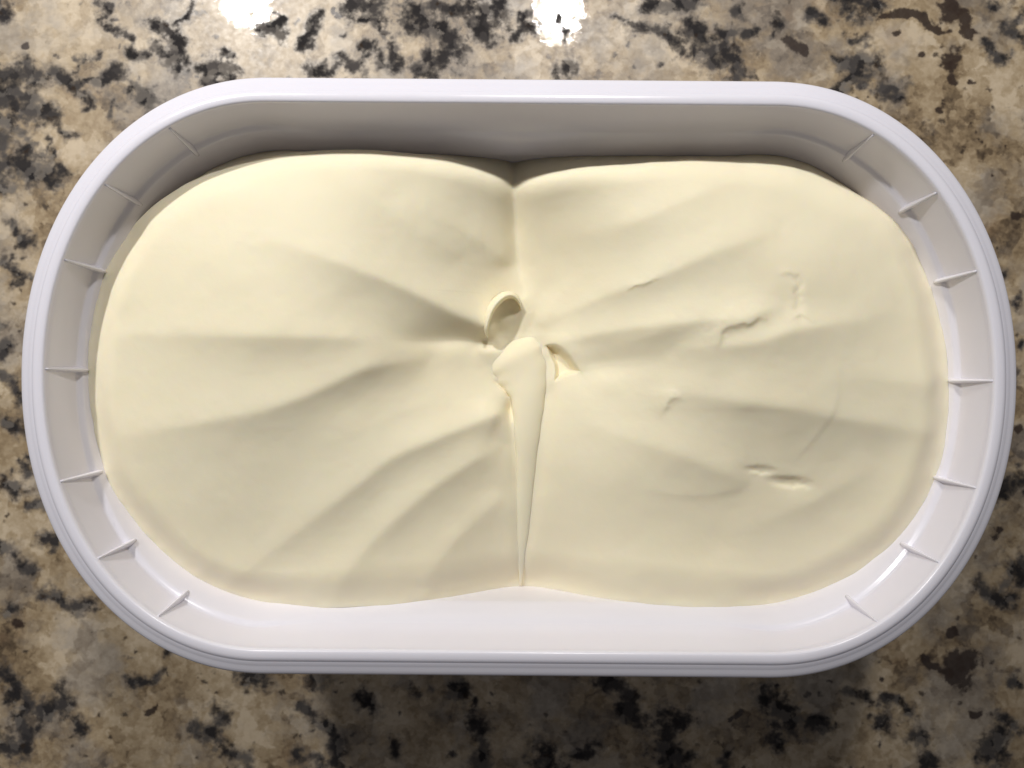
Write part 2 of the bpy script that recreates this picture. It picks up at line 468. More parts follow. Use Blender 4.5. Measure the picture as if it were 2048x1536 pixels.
# ribs: 7 at each end, photo pixels of the upper end at the rim's inner edge
RIBS = [(345,265),(215,370),(135,520),(98,740),(120,965),(195,1117),(320,1228),
        (1743,280),(1870,390),(1945,543),(1977,760),(1945,973),(1882,1128),(1752,1240)]
def build_ribs():
    edge = OUT - NOR * INNER
    for px, py in RIBS:
        wx, wy = px_world(px, py, 0.001)
        i = int(np.argmin(np.hypot(edge[:, 0] + TUB[0] - wx, edge[:, 1] + TUB[1] - wy)))
        n = NOR[i]; t = np.array([-n[1], n[0]])
        V, F = [], []
        ZS = [0.0010, 0.0018, 0.0035, 0.0055, 0.0075, 0.0095, 0.0112, 0.0124, 0.0134, 0.0142, 0.0150]
        NC = 9
        for j, d in enumerate(ZS):
            f = (d - 0.001) / 0.0124
            ff = min(f, 1.0)
            wdt = (0.00030 + 0.00040 * ff)
            pr = 0.00035 + 0.0017 * ff ** 1.1
            if d > 0.0136:
                r_ = (d - 0.0136) / 0.0014
                pr *= math.sqrt(max(0.0, 1 - r_ ** 2)) ; wdt *= (1 - 0.10 * r_)
            ins = float(wall_inset(d)[i]) if d < 0.0118 else float(wall_inset(0.0117)[i]) + 0.0002
            base = OUT[i] - n * (ins - 0.0006)
            for c in range(NC):
                a = math.pi * c / (NC - 1)
                q = base + t * (-math.cos(a) * wdt) - n * (max(math.sin(a), 0) ** 0.7 * (pr + 0.0006))
                V.append((q[0], q[1], Z - d))
            if j:
                for c in range(NC - 1):
                    p0 = (j - 1) * NC + c; p1 = j * NC + c
                    F.append((p0, p0 + 1, p1 + 1, p1))
        F.append(tuple(range(NC)))
        F.append(tuple(range((len(ZS) - 1) * NC, len(ZS) * NC))[::-1])
        mesh_obj('rib', V, F, M_PLASTIC, tub)
build_ribs()

# ------------------------------------------------------------------ ice cream
TRACE = [(178,740),(183,640),(212,545),(250,480),(290,432),(350,388),(400,358),(480,330),(560,313),(640,303),(760,306),(870,316),
         (930,330),(985,348),(1012,357),(1028,364),(1050,357),(1100,347),(1180,336),(1300,328),(1400,325),(1500,325),(1570,333),
         (1640,355),(1720,395),(1770,432),(1812,478),(1850,545),(1878,640),(1893,730),(1895,800),(1886,890),(1865,965),(1835,1030),
         (1790,1085),(1740,1125),(1700,1150),(1630,1183),(1560,1202),(1440,1214),(1300,1206),(1180,1191),(1100,1176),(1045,1168),
         (990,1176),(900,1192),(770,1208),(640,1213),(560,1206),(480,1190),(420,1168),(370,1140),(320,1098),(280,1053),(240,1000),
         (212,945),(190,860),(180,790)]
def contact():
    tr = np.array(TRACE, float) - (1038, 755)
    ang = np.arctan2(tr[:, 1], tr[:, 0]); rad = np.hypot(*tr.T)
    o_ = np.argsort(ang); ang, rad = ang[o_], rad[o_]
    ang = np.concatenate([ang - 2 * math.pi, ang, ang + 2 * math.pi]); rad = np.tile(rad, 3)
    ds = np.linspace(0.009, 0.062, 266)
    best = np.full(NU, ds[-1]); done = np.zeros(NU, bool)
    for d in ds:
        p = OUT - NOR * wall_inset(d)[:, None] + TUB
        kk = FPX / (CAM_D + d)
        u, v = 1024 + p[:, 0] * kk - 1038, 768 - p[:, 1] * kk - 755
        R = np.hypot(u, v); Tr = np.interp(np.arctan2(v, u), ang, rad)
        hit = (R <= Tr) & ~done
        best[hit] = d; done |= hit
    for _ in range(6):
        best = 0.5 * best + 0.25 * (np.roll(best, 1) + np.roll(best, -1))
    return best
CD = contact()

def edge_curve(n):
    """outline of the ice cream: it has shrunk away from the long walls and still touches the ends"""
    T = np.array(TRACE, float)
    m = len(T); P = []
    for i in range(m):
        p0, p1, p2, p3 = T[i - 1], T[i], T[(i + 1) % m], T[(i + 2) % m]
        for t in np.linspace(0, 1, 24, endpoint=False):
            P.append(0.5 * ((2 * p1) + (-p0 + p2) * t + (2 * p0 - 5 * p1 + 4 * p2 - p3) * t * t + (-p0 + 3 * p1 - 3 * p2 + p3) * t ** 3))
    P = np.array(P)
    for _ in range(25):
        P = 0.5 * P + 0.25 * (np.roll(P, 1, 0) + np.roll(P, -1, 0))
    q = P - (1038, 755)
    # contact depth seen in this direction
    wp = OUT - NOR * wall_inset(CD)[:, None] + TUB
    kk = FPX / (CAM_D + CD)
    wa = np.arctan2(768 - wp[:, 1] * kk - 755, 1024 + wp[:, 0] * kk - 1038)
    o_ = np.argsort(wa); wa, wd = wa[o_], CD[o_]
    wa = np.concatenate([wa - 2 * math.pi, wa, wa + 2 * math.pi]); wd = np.tile(wd, 3)
    cd = np.interp(np.arctan2(q[:, 1], q[:, 0]), wa, wd)
    top = q[:, 1] < 0
    spec = np.where(top, 0.0162, 0.0250) + np.where(top, 0.0035, 0.0130) * np.exp(-(np.abs(q[:, 0] + 6) / 75.0) ** 1.4)
    d = np.minimum(cd, spec)
    for _ in range(20):
        d = 0.5 * d + 0.25 * (np.roll(d, 1) + np.roll(d, -1))
    x, y = px_world(P[:, 0], P[:, 1], d)
    W = np.stack([x, y], 1)[::-1]; d = d[::-1]          # counter-clockwise seen from above
    cl = np.concatenate([W, W[:1]]); dd = np.concatenate([[0], np.cumsum(np.hypot(*np.diff(cl, axis=0).T))])
    tt = np.linspace(0, dd[-1], n, endpoint=False)
    Q = np.stack([np.interp(tt, dd, cl[:, 0]), np.interp(tt, dd, cl[:, 1])], 1)
    D = np.interp(tt, dd, np.append(d, d[0]))
    Tn = np.roll(Q, -3, 0) - np.roll(Q, 3, 0); Tn /= np.linalg.norm(Tn, axis=1)[:, None]
    return Q, D, np.stack([Tn[:, 1], -Tn[:, 0]], 1)
NB = 1200
EB, ED, EN = edge_curve(NB)
EB = EB + EN * (0.0005 + 0.00012 * np.sin(np.arange(NB) * 0.11) + 0.00010 * np.sin(np.arange(NB) * 0.047 + 1))[:, None]
# height of the rounded shoulder along the edge: tall on the long sides, low at the ends
_e = sm((np.abs(EB[:, 0] - TUB[0]) - 0.035) / 0.045)
ER = np.where(EN[:, 1] > 0, 0.0060, 0.0046) * (1 - _e) + 0.0058 * _e
EW = np.where(EN[:, 1] > 0, 0.0065, 0.0120) * (1 - _e) + 0.0105 * _e
for _ in range(60):
    EW = 0.5 * EW + 0.25 * (np.roll(EW, 1) + np.roll(EW, -1))
for _ in range(60):
    ER = 0.5 * ER + 0.25 * (np.roll(ER, 1) + np.roll(ER, -1))

# broad form: pixel x, y, millimetres below the rim
CTRL = [(300,520,9.0),(330,700,8.2),(320,850,8.8),(250,640,9.6),(480,560,4.8),(500,800,6.4),(450,420,7.5),(640,380,8.6),(800,420,11),(640,600,6.2),(800,560,13),
        (900,480,15.5),(965,430,18),(880,720,20),(700,720,11),(600,950,10.6),(420,980,9.5),(750,1100,15.5),(560,1110,14.6),(900,1080,18.5),
        (960,950,20.5),(840,880,17),(980,640,23.5),(975,540,21),(650,840,9.5),(450,1060,12.0),
        (1600,560,5.4),(1770,700,8.4),(1600,800,6.6),(1400,500,7.8),(1250,450,11.5),(1140,400,15.5),(1500,400,8.4),(1300,650,13),(1180,630,20.5),
        (1300,790,13.5),(1450,950,11.5),(1250,950,13.5),(1600,1040,15.2),(1400,1110,17.5),(1200,1100,19.5),(1130,950,17.5),(1130,1050,19.5),(1160,820,17.5),
        (1760,900,10.4),(1720,500,7.8),(1700,1020,14.2),
        (1045,690,28.5),(1050,580,26),(1035,480,24),(1032,410,22),(1045,800,21.5),(1048,950,22.5),(1045,1080,24)]
def tps():
    cx, cy, cz = [], [], []
    for px, py, d in CTRL:
        x, y = px_world(px, py, d * MM)
        cx.append(float(x)); cy.append(float(y)); cz.append(-d * MM)
    for i in range(0, NB, 15):
        cx.append(EB[i, 0]); cy.append(EB[i, 1]); cz.append(-ED[i] + ER[i])
    P = np.stack([cx, cy], 1) * 10; z = np.array(cz) * 1000
    def kern(r2):
        return 0.5 * r2 * np.log(np.maximum(r2, 1e-12))
    n = len(P)
    r2 = ((P[:, None] - P[None]) ** 2).sum(-1)
    lam = np.where(np.arange(n) < len(CTRL), 0.02, 0.004)
    A = np.zeros((n + 3, n + 3))
    A[:n, :n] = kern(r2) + np.diag(lam)
    A[:n, n] = 1; A[:n, n + 1:] = P; A[n, :n] = 1; A[n + 1:, :n] = P.T
    wts = np.linalg.solve(A, np.concatenate([z, np.zeros(3)]))
    def f(x, y):
        out = np.empty(x.size); X = np.stack([x.ravel(), y.ravel()], 1) * 10
        for a in range(0, len(X), 20000):
            q = X[a:a + 20000]
            r = ((q[:, None] - P[None]) ** 2).sum(-1)
            out[a:a + 20000] = kern(r) @ wts[:n] + wts[n] + q @ wts[n + 1:]
        return out.reshape(x.shape) / 1000
    return f
base_h = tps()
def to_surface(px, py):
    """photo pixels -> world x, y on the broad ice cream surface"""
    px = np.asarray(px, float); py = np.asarray(py, float)
    d = np.full(px.shape, 0.02)
    for _ in range(6):
        x, y = px_world(px, py, d)
        d = np.clip(-base_h(x, y), 0.006, 0.06)
    return px_world(px, py, d)

# folds: (points (px, py, mm)), mm on the lit upper side, mm on the lower side, edge rounding mm, shape power, jitter mm
FOLDS = [
 # left lobe
 ([(215,666,0),(255,667,.25),(330,669,.5),(500,673,1.0),(650,676,1.2),(760,678,.9),(840,681,.3),(890,683,0)],7.5,4.5,.5,1.6,0),
 ([(700,672,0),(790,677,-.9),(860,680,-1.8),(920,678,-2.4),(965,684,-2.2),(1000,690,0)],4.0,2.2,.4,1.5,0),
 ([(520,470,0),(640,512,.7),(780,566,1.5),(860,603,2.0),(920,634,2.5),(970,655,2.8),(984,659,1.9),(997,662,0)],7.0,4.2,.8,1.9,0),
 ([(790,395,0),(880,438,.5),(950,478,1.0),(1000,512,.9),(1022,532,0)],9,5.5,.8,1.9,0),
 ([(630,330,0),(740,395,.35),(860,475,.5),(930,520,0)],8,5,.8,1.8,0),
 ([(215,890,0),(260,875,.25),(330,858,.5),(491,829,1.0),(599,798,1.4),(734,739,1.9),(800,725,1.2),(860,716,0)],8,4.5,.6,1.7,0),
 ([(600,905,0),(720,860,.3),(860,805,.4),(960,790,0)],8,8,1,2,0),
 ([(440,1185,.2),(464,1161,.5),(590,1067,1.0),(711,973,1.4),(788,914,1.7),(869,878,2.1),(981,833,2.0),(1005,826,.8),(1018,822,0)],9,4.8,.6,1.7,0),
 ([(655,1205,.2),(675,1179,.5),(725,1107,1.0),(801,1031,1.4),(869,973,1.6),(950,919,1.4),(985,900,.6),(1008,890,0)],6.5,5.0,.6,1.7,0),
 ([(835,1180,0),(851,1161,.3),(914,1076,.7),(981,1013,.6),(1010,985,0)],5,3.5,.6,1.8,0),
 ([(940,704,0),(970,702,.55),(1008,704,.8),(1050,703,.7),(1088,706,.35),(1104,714,0)],2.4,3.6,.5,1.6,0),
 # right lobe
 ([(1080,485,0),(1180,468,.5),(1270,446,.9),(1382,397,.8),(1449,370,.3),(1500,350,0)],9,6.5,1,1.9,0),
 ([(1066,648,0),(1099,637,.9),(1225,588,1.6),(1314,556,1.6),(1391,522,1.3),(1494,480,.7),(1560,450,0)],8.5,5.5,.5,1.7,.10),
 ([(1085,692,0),(1130,682,.9),(1200,668,1.3),(1314,652,1.3),(1400,643,1.2),(1476,636,1.2),(1530,622,.6),(1565,605,0)],6,4.2,.5,1.6,.06),
 ([(1215,697,0),(1300,670,.5),(1370,655,.25),(1400,650,0)],4,3,.5,1.7,0),
 ([(1340,702,0),(1427,697,.7),(1517,685,1.0),(1575,664,1.0),(1629,656,.8),(1719,641,.3),(1800,620,0)],3.6,5.0,.4,1.6,.05),
 ([(1180,775,0),(1287,784,.3),(1391,792,.8),(1494,805,1.3),(1629,826,1.1),(1741,846,.9),(1850,864,.5),(1890,870,.2)],8,4.5,.5,1.6,.05),
 ([(1135,833,0),(1251,874,.4),(1359,910,.7),(1449,946,.7),(1500,962,0)],5.5,4,.6,1.8,0),
 ([(1160,738,-.6),(1200,732,-1.0),(1270,726,-.7),(1340,722,0)],2.5,2.5,.6,1.8,0),
 ([(1672,690,0),(1669,780,.10),(1655,825,.16),(1610,890,.17),(1572,928,0)],2.2,.7,.2,1.5,.05),
 ([(1280,972,0),(1330,982,.18),(1400,988,.15),(1470,975,.22),(1512,958,0)],2.5,1.0,.25,1.6,.05),
 ([(1690,1180,0),(1780,1040,.2),(1830,920,.3),(1845,850,.1)],3,2.0,.4,1.8,0),
 ([(1440,1078,0),(1520,1042,.5),(1620,1000,.9),(1700,960,.6),(1760,915,0)],8,7,.5,1.6,0),
 ([(1630,762,0),(1740,757,.45),(1850,768,.45),(1888,772,0)],6,5,.5,1.6,0),
 # ragged tears
 ([(1420,700,0),(1432,672,.7),(1440,660,.8),(1462,651,.8),(1490,645,.75),(1512,632,.55),(1540,640,.0)],2.6,.75,.2,1.4,.30),
 ([(1246,584,0),(1262,575,.35),(1290,566,.35),(1318,557,0)],1.2,.35,.1,1.4,.30),
 ([(1318,838,0),(1328,808,.6),(1342,794,.6),(1366,793,0)],2.2,.8,.2,1.4,.25),
 ([(1560,549,0),(1585,551,-.28),(1600,570,-.34),(1592,598,-.3),(1598,636,-.2),(1596,650,0)],.8,.6,.12,1.6,.45),
 ([(1576,643,0),(1600,628,.3),(1622,640,.1)],1.2,.4,.1,1.5,.3),
 ([(1552,548,0),(1572,545,.3),(1590,548,.1)],1.0,.7,.1,1.5,.3),
 # seam between the lobes
 ([(1026,366,-2.0),(1028,400,-3.0),(1030,450,-3.0),(1034,510,-2.2),(1042,560,-1.0),(1050,600,0)],2.6,2.6,.3,1.3,0),
 # crevices beside the tongue
 ([(1112,762,0),(1100,790,-.8),(1092,850,-.6),(1084,910,-.35),(1076,980,-.2),(1066,1040,-.1),(1056,1090,0)],1.6,1.6,.2,1.6,0),
 ([(1022,788,0),(1021,815,-1.0),(1021,845,-.5),(1026,900,-.2),(1031,1000,-.1),(1034,1090,-.05),(1036,1150,0)],.9,.9,.2,1.6,0),
 ([(985,758,0),(1000,770,-.9),(1012,779,-1.4),(1018,790,-.6)],.5,.35,.1,1.5,0),
 ([(940,690,0),(962,705,-.5),(985,745,-.7),(1000,766,-.5),(1010,775,0)],1.6,1.6,.3,1.7,0),
 # lip over the hollow on the right of the tongue
 ([(1080,690,0),(1100,686,.9),(1118,690,1.2),(1140,708,1.1),(1160,736,.5),(1168,745,0)],3.2,.7,.2,1.6,0),
 # hollow under the curl
 ([(955,676,0),(985,682,-1.5),(1020,684,-1.2),(1050,670,-.6),(1070,650,0)],2.4,2.0,.3,1.7,0),
]
TONGUE = [(1010,672,0,60),(1012,686,1.2,62),(1020,712,3.0,62),(1042,742,4.0,52),(1056,785,4.6,36),(1056,850,4.4,27),(1053,920,4.0,22.5),(1050,1000,3.5,17.5),
          (1046,1080,2.6,11.5),(1042,1140,1.5,6.5),(1041,1172,.6,4)]
HOLE = [(1090,690),(1106,691),(1121,699),(1138,714),(1152,731),(1160,742),(1150,748),(1130,753),(1117,760),(1106,766),(1110,748),(1108,730),(1098,710)]
DENTS = [(1520,939,26,7.5,4,.5),(1578,964,36,10,6,.85)]

def poly_sample(pts, n):
    P = np.array(pts, float)
    x, y = to_surface(P[:, 0], P[:, 1])
    W = np.stack([x, y], 1)
    # smooth interpolation (Catmull-Rom)
    m = len(W); out = []; val = []
    seg = np.linspace(0, m - 1, n)
    for q in seg:
        i = min(int(q), m - 2); t = q - i
        p0, p1, p2, p3 = W[max(i - 1, 0)], W[i], W[i + 1], W[min(i + 2, m - 1)]
        out.append(0.5 * ((2 * p1) + (-p0 + p2) * t + (2 * p0 - 5 * p1 + 4 * p2 - p3) * t * t + (-p0 + 3 * p1 - 3 * p2 + p3) * t ** 3))
        tt = t * t * (3 - 2 * t) if False else t
        val.append(P[i, 2:] * (1 - tt) + P[i + 1, 2:] * tt)
    return np.array(out), np.array(val)

def nearest(x, y, poly, reach, val):
    """signed distance to a polyline and a softly averaged value, for the points inside the reach"""
    lo, hi = poly.min(0) - reach, poly.max(0) + reach
    idx = np.nonzero((x > lo[0]) & (x < hi[0]) & (y > lo[1]) & (y < hi[1]))[0]
    tan = np.gradient(poly, axis=0); tan /= np.linalg.norm(tan, axis=1)[:, None] + 1e-12
    T = np.empty(len(idx)); A = np.empty(len(idx)); C_ = np.empty(len(idx))
    for a in range(0, len(idx), 20000):
        ii = idx[a:a + 20000]
        dx = x[ii, None] - poly[None, :, 0]; dy = y[ii, None] - poly[None, :, 1]
        d2 = dx * dx + dy * dy
        kx = np.argmin(d2, 1); r = np.arange(len(ii)); m = d2[r, kx]
        w_ = np.exp(-(d2 - m[:, None]) / (0.45 * m[:, None] + 0.0005 ** 2))
        ws = w_.sum(1)
        A[a:a + 20000] = (w_ @ val) / ws
        tn = (w_ @ tan) / ws[:, None]; tn /= np.linalg.norm(tn, axis=1)[:, None] + 1e-12
        # project on the tangent line of the nearest sample: no stepping from the sampling
        ddx, ddy = dx[r, kx], dy[r, kx]
        al = ddx * tan[kx, 0] + ddy * tan[kx, 1]
        step = 0.5 * np.hypot(*(poly[np.minimum(kx + 1, len(poly) - 1)] - poly[np.maximum(kx - 1, 0)]).T)
        al = np.clip(al, -step, step)
        inner = (kx > 0) & (kx < len(poly) - 1)
        dist = np.sqrt(np.maximum(m - np.where(inner, al * al, 0), 0))
        T[a:a + 20000] = dist
        C_[a:a + 20000] = np.clip((tan[kx, 0] * ddy - tan[kx, 1] * ddx) / (dist + 1e-7), -1, 1)
    return idx, T, A, C_

def bicubic(G, u, v):
    i, j = np.floor(u).astype(int), np.floor(v).astype(int); fu, fv = u - i, v - j
    def wts(t):
        return (-0.5*t+t*t-0.5*t**3, 1-2.5*t*t+1.5*t**3, 0.5*t+2*t*t-1.5*t**3, -0.5*t*t+0.5*t**3)
    wu, wv = wts(fu), wts(fv); out = 0
    for b_ in range(4):
        jj = np.clip(j + b_ - 1, 0, G.shape[0] - 1)
        for a_ in range(4):
            out = out + wu[a_] * wv[b_] * G[jj, np.clip(i + a_ - 1, 0, G.shape[1] - 1)]
    return out
FOLD_GAIN = 1.95

def build_ice_cream():
    # polar grid about the hollow in the middle
    NT_, NR = 1200, 330
    c0 = np.array([float(v) for v in px_world(1052, 700, 0.03)])
    NT_ = NB
    Bx, By = EB[:, 0], EB[:, 1]
    r = np.linspace(0.004, 1, NR)
    x = (c0[0] + (Bx[None] - c0[0]) * r[:, None]).ravel()
    y = (c0[1] + (By[None] - c0[1]) * r[:, None]).ravel()
    z = base_h(x, y)
    # broad folds: evaluated on a grid with soft nearest-point weights, smoothed, then read back
    gs = 0.0005
    gx = np.arange(x.min() - 0.004, x.max() + 0.004, gs); gy = np.arange(y.min() - 0.004, y.max() + 0.004, gs)
    GX, GY = np.meshgrid(gx, gy); GH = np.zeros(GX.shape)
    fx, fy, fh = GX.ravel(), GY.ravel(), GH.ravel()
    for pts, wu, wd, ro, pw, jit in FOLDS:
        if wd <= 2.7:
            continue
        poly, val = poly_sample(pts if pts[-1][0] >= pts[0][0] else pts[::-1], 110)
        reach = 2.8 * max(wu, wd) * MM
        idx, T, A, C_ = nearest(fx, fy, poly, reach, val[:, 0])
        T = T / MM; sg = C_ * T; al2 = np.maximum(T * T - sg * sg, 0)
        if jit:
            sg = sg + jit * (value_noise(fx[idx], fy[idx], 260, 5) + 0.5 * value_noise(fx[idx], fy[idx], 520, 6))
        T = np.sqrt(sg * sg + al2)
        ro = 0.35
        a = np.sqrt(T * T + ro * ro) - ro
        b_ = sm(0.5 + 0.5 * sg / (np.sqrt(al2) + 0.15))
        h_ = b_ * np.exp(-(a / wu) ** 1.35) + (1 - b_) * np.exp(-(a / (1.25 * wd)) ** 1.12)
        fh[idx] += FOLD_GAIN * A * MM * h_
    GH = fh.reshape(GX.shape)
    ker = np.exp(-0.5 * (np.arange(-3, 4) / 0.9) ** 2); ker /= ker.sum()
    for ax in (0, 1):
        pad = np.pad(GH, [(3, 3) if i == ax else (0, 0) for i in (0, 1)], mode='edge')
        GH = sum(kv * np.take(pad, np.arange(q_, q_ + GH.shape[ax]), axis=ax) for q_, kv in enumerate(ker))
    z += bicubic(GH, (x - gx[0]) / gs, (y - gy[0]) / gs)
    # narrow creases, tears and crevices
    for pts, wu, wd, ro, pw, jit in FOLDS:
        if wd > 2.7:
            continue
        poly, val = poly_sample(pts if pts[-1][0] >= pts[0][0] else pts[::-1], 150)
        idx, T, A, C_ = nearest(x, y, poly, 2.8 * max(wu, wd) * MM, val[:, 0])
        if len(idx) == 0:
            continue
        T = T / MM; sg = C_ * T; al2 = np.maximum(T * T - sg * sg, 0)
        if jit:
            sg = sg + jit * (value_noise(x[idx], y[idx], 420, 5) + 0.6 * value_noise(x[idx], y[idx], 1100, 6))
        T = np.sqrt(sg * sg + al2)
        a = (np.sqrt(T * T + ro * ro) - ro) / (wd + (wu - wd) * sm(0.5 + 0.5 * sg / (np.sqrt(al2) + 0.15)))
        z[idx] += A * MM * np.exp(-a ** pw)
    # gully with the tongue lying in it
    TG = np.array(TONGUE, float)
    tx, ty = to_surface(TG[:, 0], TG[:, 1])
    o_ = np.argsort(ty)
    def ty_interp(vals, smooth=True):
        yy = np.linspace(ty.min(), ty.max(), 600); vv = np.interp(yy, ty[o_], vals[o_])
        for _ in range(500):
            vv[1:-1] = 0.5 * vv[1:-1] + 0.25 * (vv[:-2] + vv[2:])
        return np.interp(y, yy, vv)
    xc, amp, hw = ty_interp(tx), ty_interp(TG[:, 2]) * MM, ty_interp(TG[:, 3]) * 0.000094
    T = np.abs(x - xc)
    z -= amp * 0.38 * np.exp(-(T / (1.55 * hw + 0.0006)) ** 2)
    # hollow
    hx, hy = to_surface([p[0] for p in HOLE], [p[1] for p in HOLE])
    H = np.stack([hx, hy], 1)
    idx = np.nonzero((x > H[:, 0].min() - .002) & (x < H[:, 0].max() + .002) & (y > H[:, 1].min() - .002) & (y < H[:, 1].max() + .002))[0]
    qx, qy = x[idx], y[idx]; inside = np.zeros(len(idx), bool); dist = np.full(len(idx), 1.0)
    for a, b in zip(H, np.roll(H, -1, 0)):
        cond = ((a[1] > qy) != (b[1] > qy)) & (qx < (b[0] - a[0]) * (qy - a[1]) / (b[1] - a[1] + 1e-15) + a[0])
        inside ^= cond
        ab = b - a; t = np.clip(((qx - a[0]) * ab[0] + (qy - a[1]) * ab[1]) / (ab @ ab), 0, 1)
        dist = np.minimum(dist, np.hypot(qx - a[0] - t * ab[0], qy - a[1] - t * ab[1]))
    sd = np.where(inside, dist, -dist)
    z[idx] -= 0.0028 * sm((sd + 0.0001) / 0.0014)
    # bowl inside the curled flap
    cx, cy = to_surface(1012, 643); kk = 0.000122
    ca, sa = math.cos(math.radians(-13)), math.sin(math.radians(-13))
    u = ((x - cx) * ca + (y - cy) * sa) / kk; v = (-(x - cx) * sa + (y - cy) * ca) / kk
    z -= 0.0013 * np.exp(-((u / 28) ** 2 + (v / 41) ** 2) ** 2.2)
    # small dents with a pushed-up lower lip
    for px, py, ra, rb, ang, dep in DENTS:
        cx, cy = to_surface(px, py); kk = 0.000122
        ca, sa = math.cos(math.radians(-ang)), math.sin(math.radians(-ang))
        u = ((x - cx) * ca + (y - cy) * sa) / kk; v = (-(x - cx) * sa + (y - cy) * ca) / kk
        v = v + 2.2 * value_noise(x, y, 900, 8)
        rr = np.sqrt((u / ra) ** 2 + (v / rb) ** 2)
        z -= dep * MM * np.exp(-rr ** 3.0)
        z -= 0.45 * dep * MM * np.exp(-(((u / (ra * 1.1)) ** 2) + ((v + rb * 0.9) / (rb * 1.9)) ** 2))
        z += 0.18 * dep * MM * np.exp(-(((u / (ra * 1.1)) ** 2) + ((v - rb * 1.5) / (rb * 1.6)) ** 2))
    # gentle unevenness
    z += 0.00022 * value_noise(x, y, 75, 1) + 0.00007 * value_noise(x, y, 210, 2) + 0.00002 * value_noise(x, y, 600, 3)
    # rolled-down edge where it has drawn back from the wall
    Rr = np.repeat(r, NT_)
    Rlen = np.tile(np.hypot(Bx - c0[0], By - c0[1]), NR)
    ni, nj = EN[:, 0], EN[:, 1]
    ux, uy = (Bx - c0[0]), (By - c0[1]); ul = np.hypot(ux, uy)
    cosn = np.clip((ux * ni + uy * nj) / ul, 0.25, 1)
    de = (1 - Rr) * Rlen * np.tile(cosn, NR)
    band = np.tile(EW, NR)
    f = np.clip(1 - de / band, 0, 1)
    g_ = np.clip(f, 0, 1)
    top_ = np.tile(sm((EN[:, 1] - 0.25) / 0.5), NR)
    foot = 0.80 * sm(g_) ** 1.25 + 0.20 * g_ ** 2
    roll = (1 - np.sqrt(1 - 0.93 * g_ ** 2.2)) / (1 - math.sqrt(0.07))
    z -= np.tile(ER, NR) * (top_ * roll + (1 - top_) * foot)
    z += 0.00028 * f ** 2 * (value_noise(x, y, 110, 31) + 0.6 * value_noise(x, y, 330, 32))
    z += Z
    V = np.stack([x, y, z], 1)
    i = np.arange(NR - 1)[:, None] * NT_; a = np.arange(NT_); b = np.roll(a, -1)
    Q = np.stack([i + a, i + NT_ + a, i + NT_ + b, i + b], -1).reshape(-1, 4)
    # centre cap (tiny) + the block below, down the wall to the floor of the tub
    extraV, extraQ = [], []
    last = (NR - 1) * NT_ + a
    nv = len(V)
    zz = V[last, 2]
    # below the shoulder it runs out to the wall and down along it
    wall_i = np.array([int(np.argmin((OUT[:, 0] - NOR[:, 0] * 0.010 + TUB[0] - bx) ** 2 + (OUT[:, 1] - NOR[:, 1] * 0.010 + TUB[1] - by) ** 2)) for bx, by in zip(Bx, By)])
    for dz_ in (0.0045, 0.012, 0.03):
        W_ = np.empty((NT_, 2)); dep_ = Z - zz + dz_
        for dq in np.unique(np.round(dep_, 4)):
            m_ = np.round(dep_, 4) == dq
            ins_ = wall_inset(dq)[wall_i[m_]] - 0.0004
            W_[m_] = OUT[wall_i[m_]] - NOR[wall_i[m_]] * ins_[:, None] + TUB
        for _ in range(8):
            W_ = 0.5 * W_ + 0.25 * (np.roll(W_, 1, 0) + np.roll(W_, -1, 0))
        extraV.append(np.concatenate([W_, (zz - dz_)[:, None]], 1))
    prev = last
    for j in range(len(extraV)):
        cur = nv + j * NT_ + a
        extraQ.append(np.stack([prev, cur, cur[b], prev[b]], 1)); prev = cur
    bot = np.concatenate([extraV[-1][:, :2] * 0.985 + 0.015 * c0, np.full((NT_, 1), 0.0016)], 1)
    bot[:, :2] = c0 + (bot[:, :2] - c0) * 0.955
    cb = c0 + (bot[:, :2] - c0) * 0.01
    extraV.append(bot); extraV.append(np.concatenate([cb, np.full((NT_, 1), 0.0016)], 1))
    for j in (3, 4):
        cur = nv + j * NT_ + a
        extraQ.append(np.stack([prev, cur, cur[b], prev[b]], 1)); prev = cur
    V = np.concatenate([V] + extraV)
    Q = np.concatenate([Q] + extraQ)
    # close the centre with a fan of quads
    h = NT_ // 2
    fan = np.stack([np.arange(0, h), np.arange(1, h + 1), (NT_ - np.arange(1, h + 1)) % NT_, (NT_ - np.arange(0, h)) % NT_], 1)
    fan = fan[1:-1]
    Q = np.concatenate([Q, fan[:, ::-1] if False else fan])
    o = np_mesh('ice_cream', V, Q, M_CREAM)
    o['label'] = 'smooth pale vanilla ice cream with folded creases filling the white tub'
    o['category'] = 'ice cream'
    return o
ice = build_ice_cream()
_co = np.empty(len(ice.data.vertices) * 3, np.float32); ice.data.vertices.foreach_get('co', _co); _co = _co.reshape(-1, 3)[:NB * 330]
def surf_z(px, py):
    x, y = to_surface(px, py)
    return float(_co[np.argmin((_co[:, 0] - x) ** 2 + (_co[:, 1] - y) ** 2), 2])

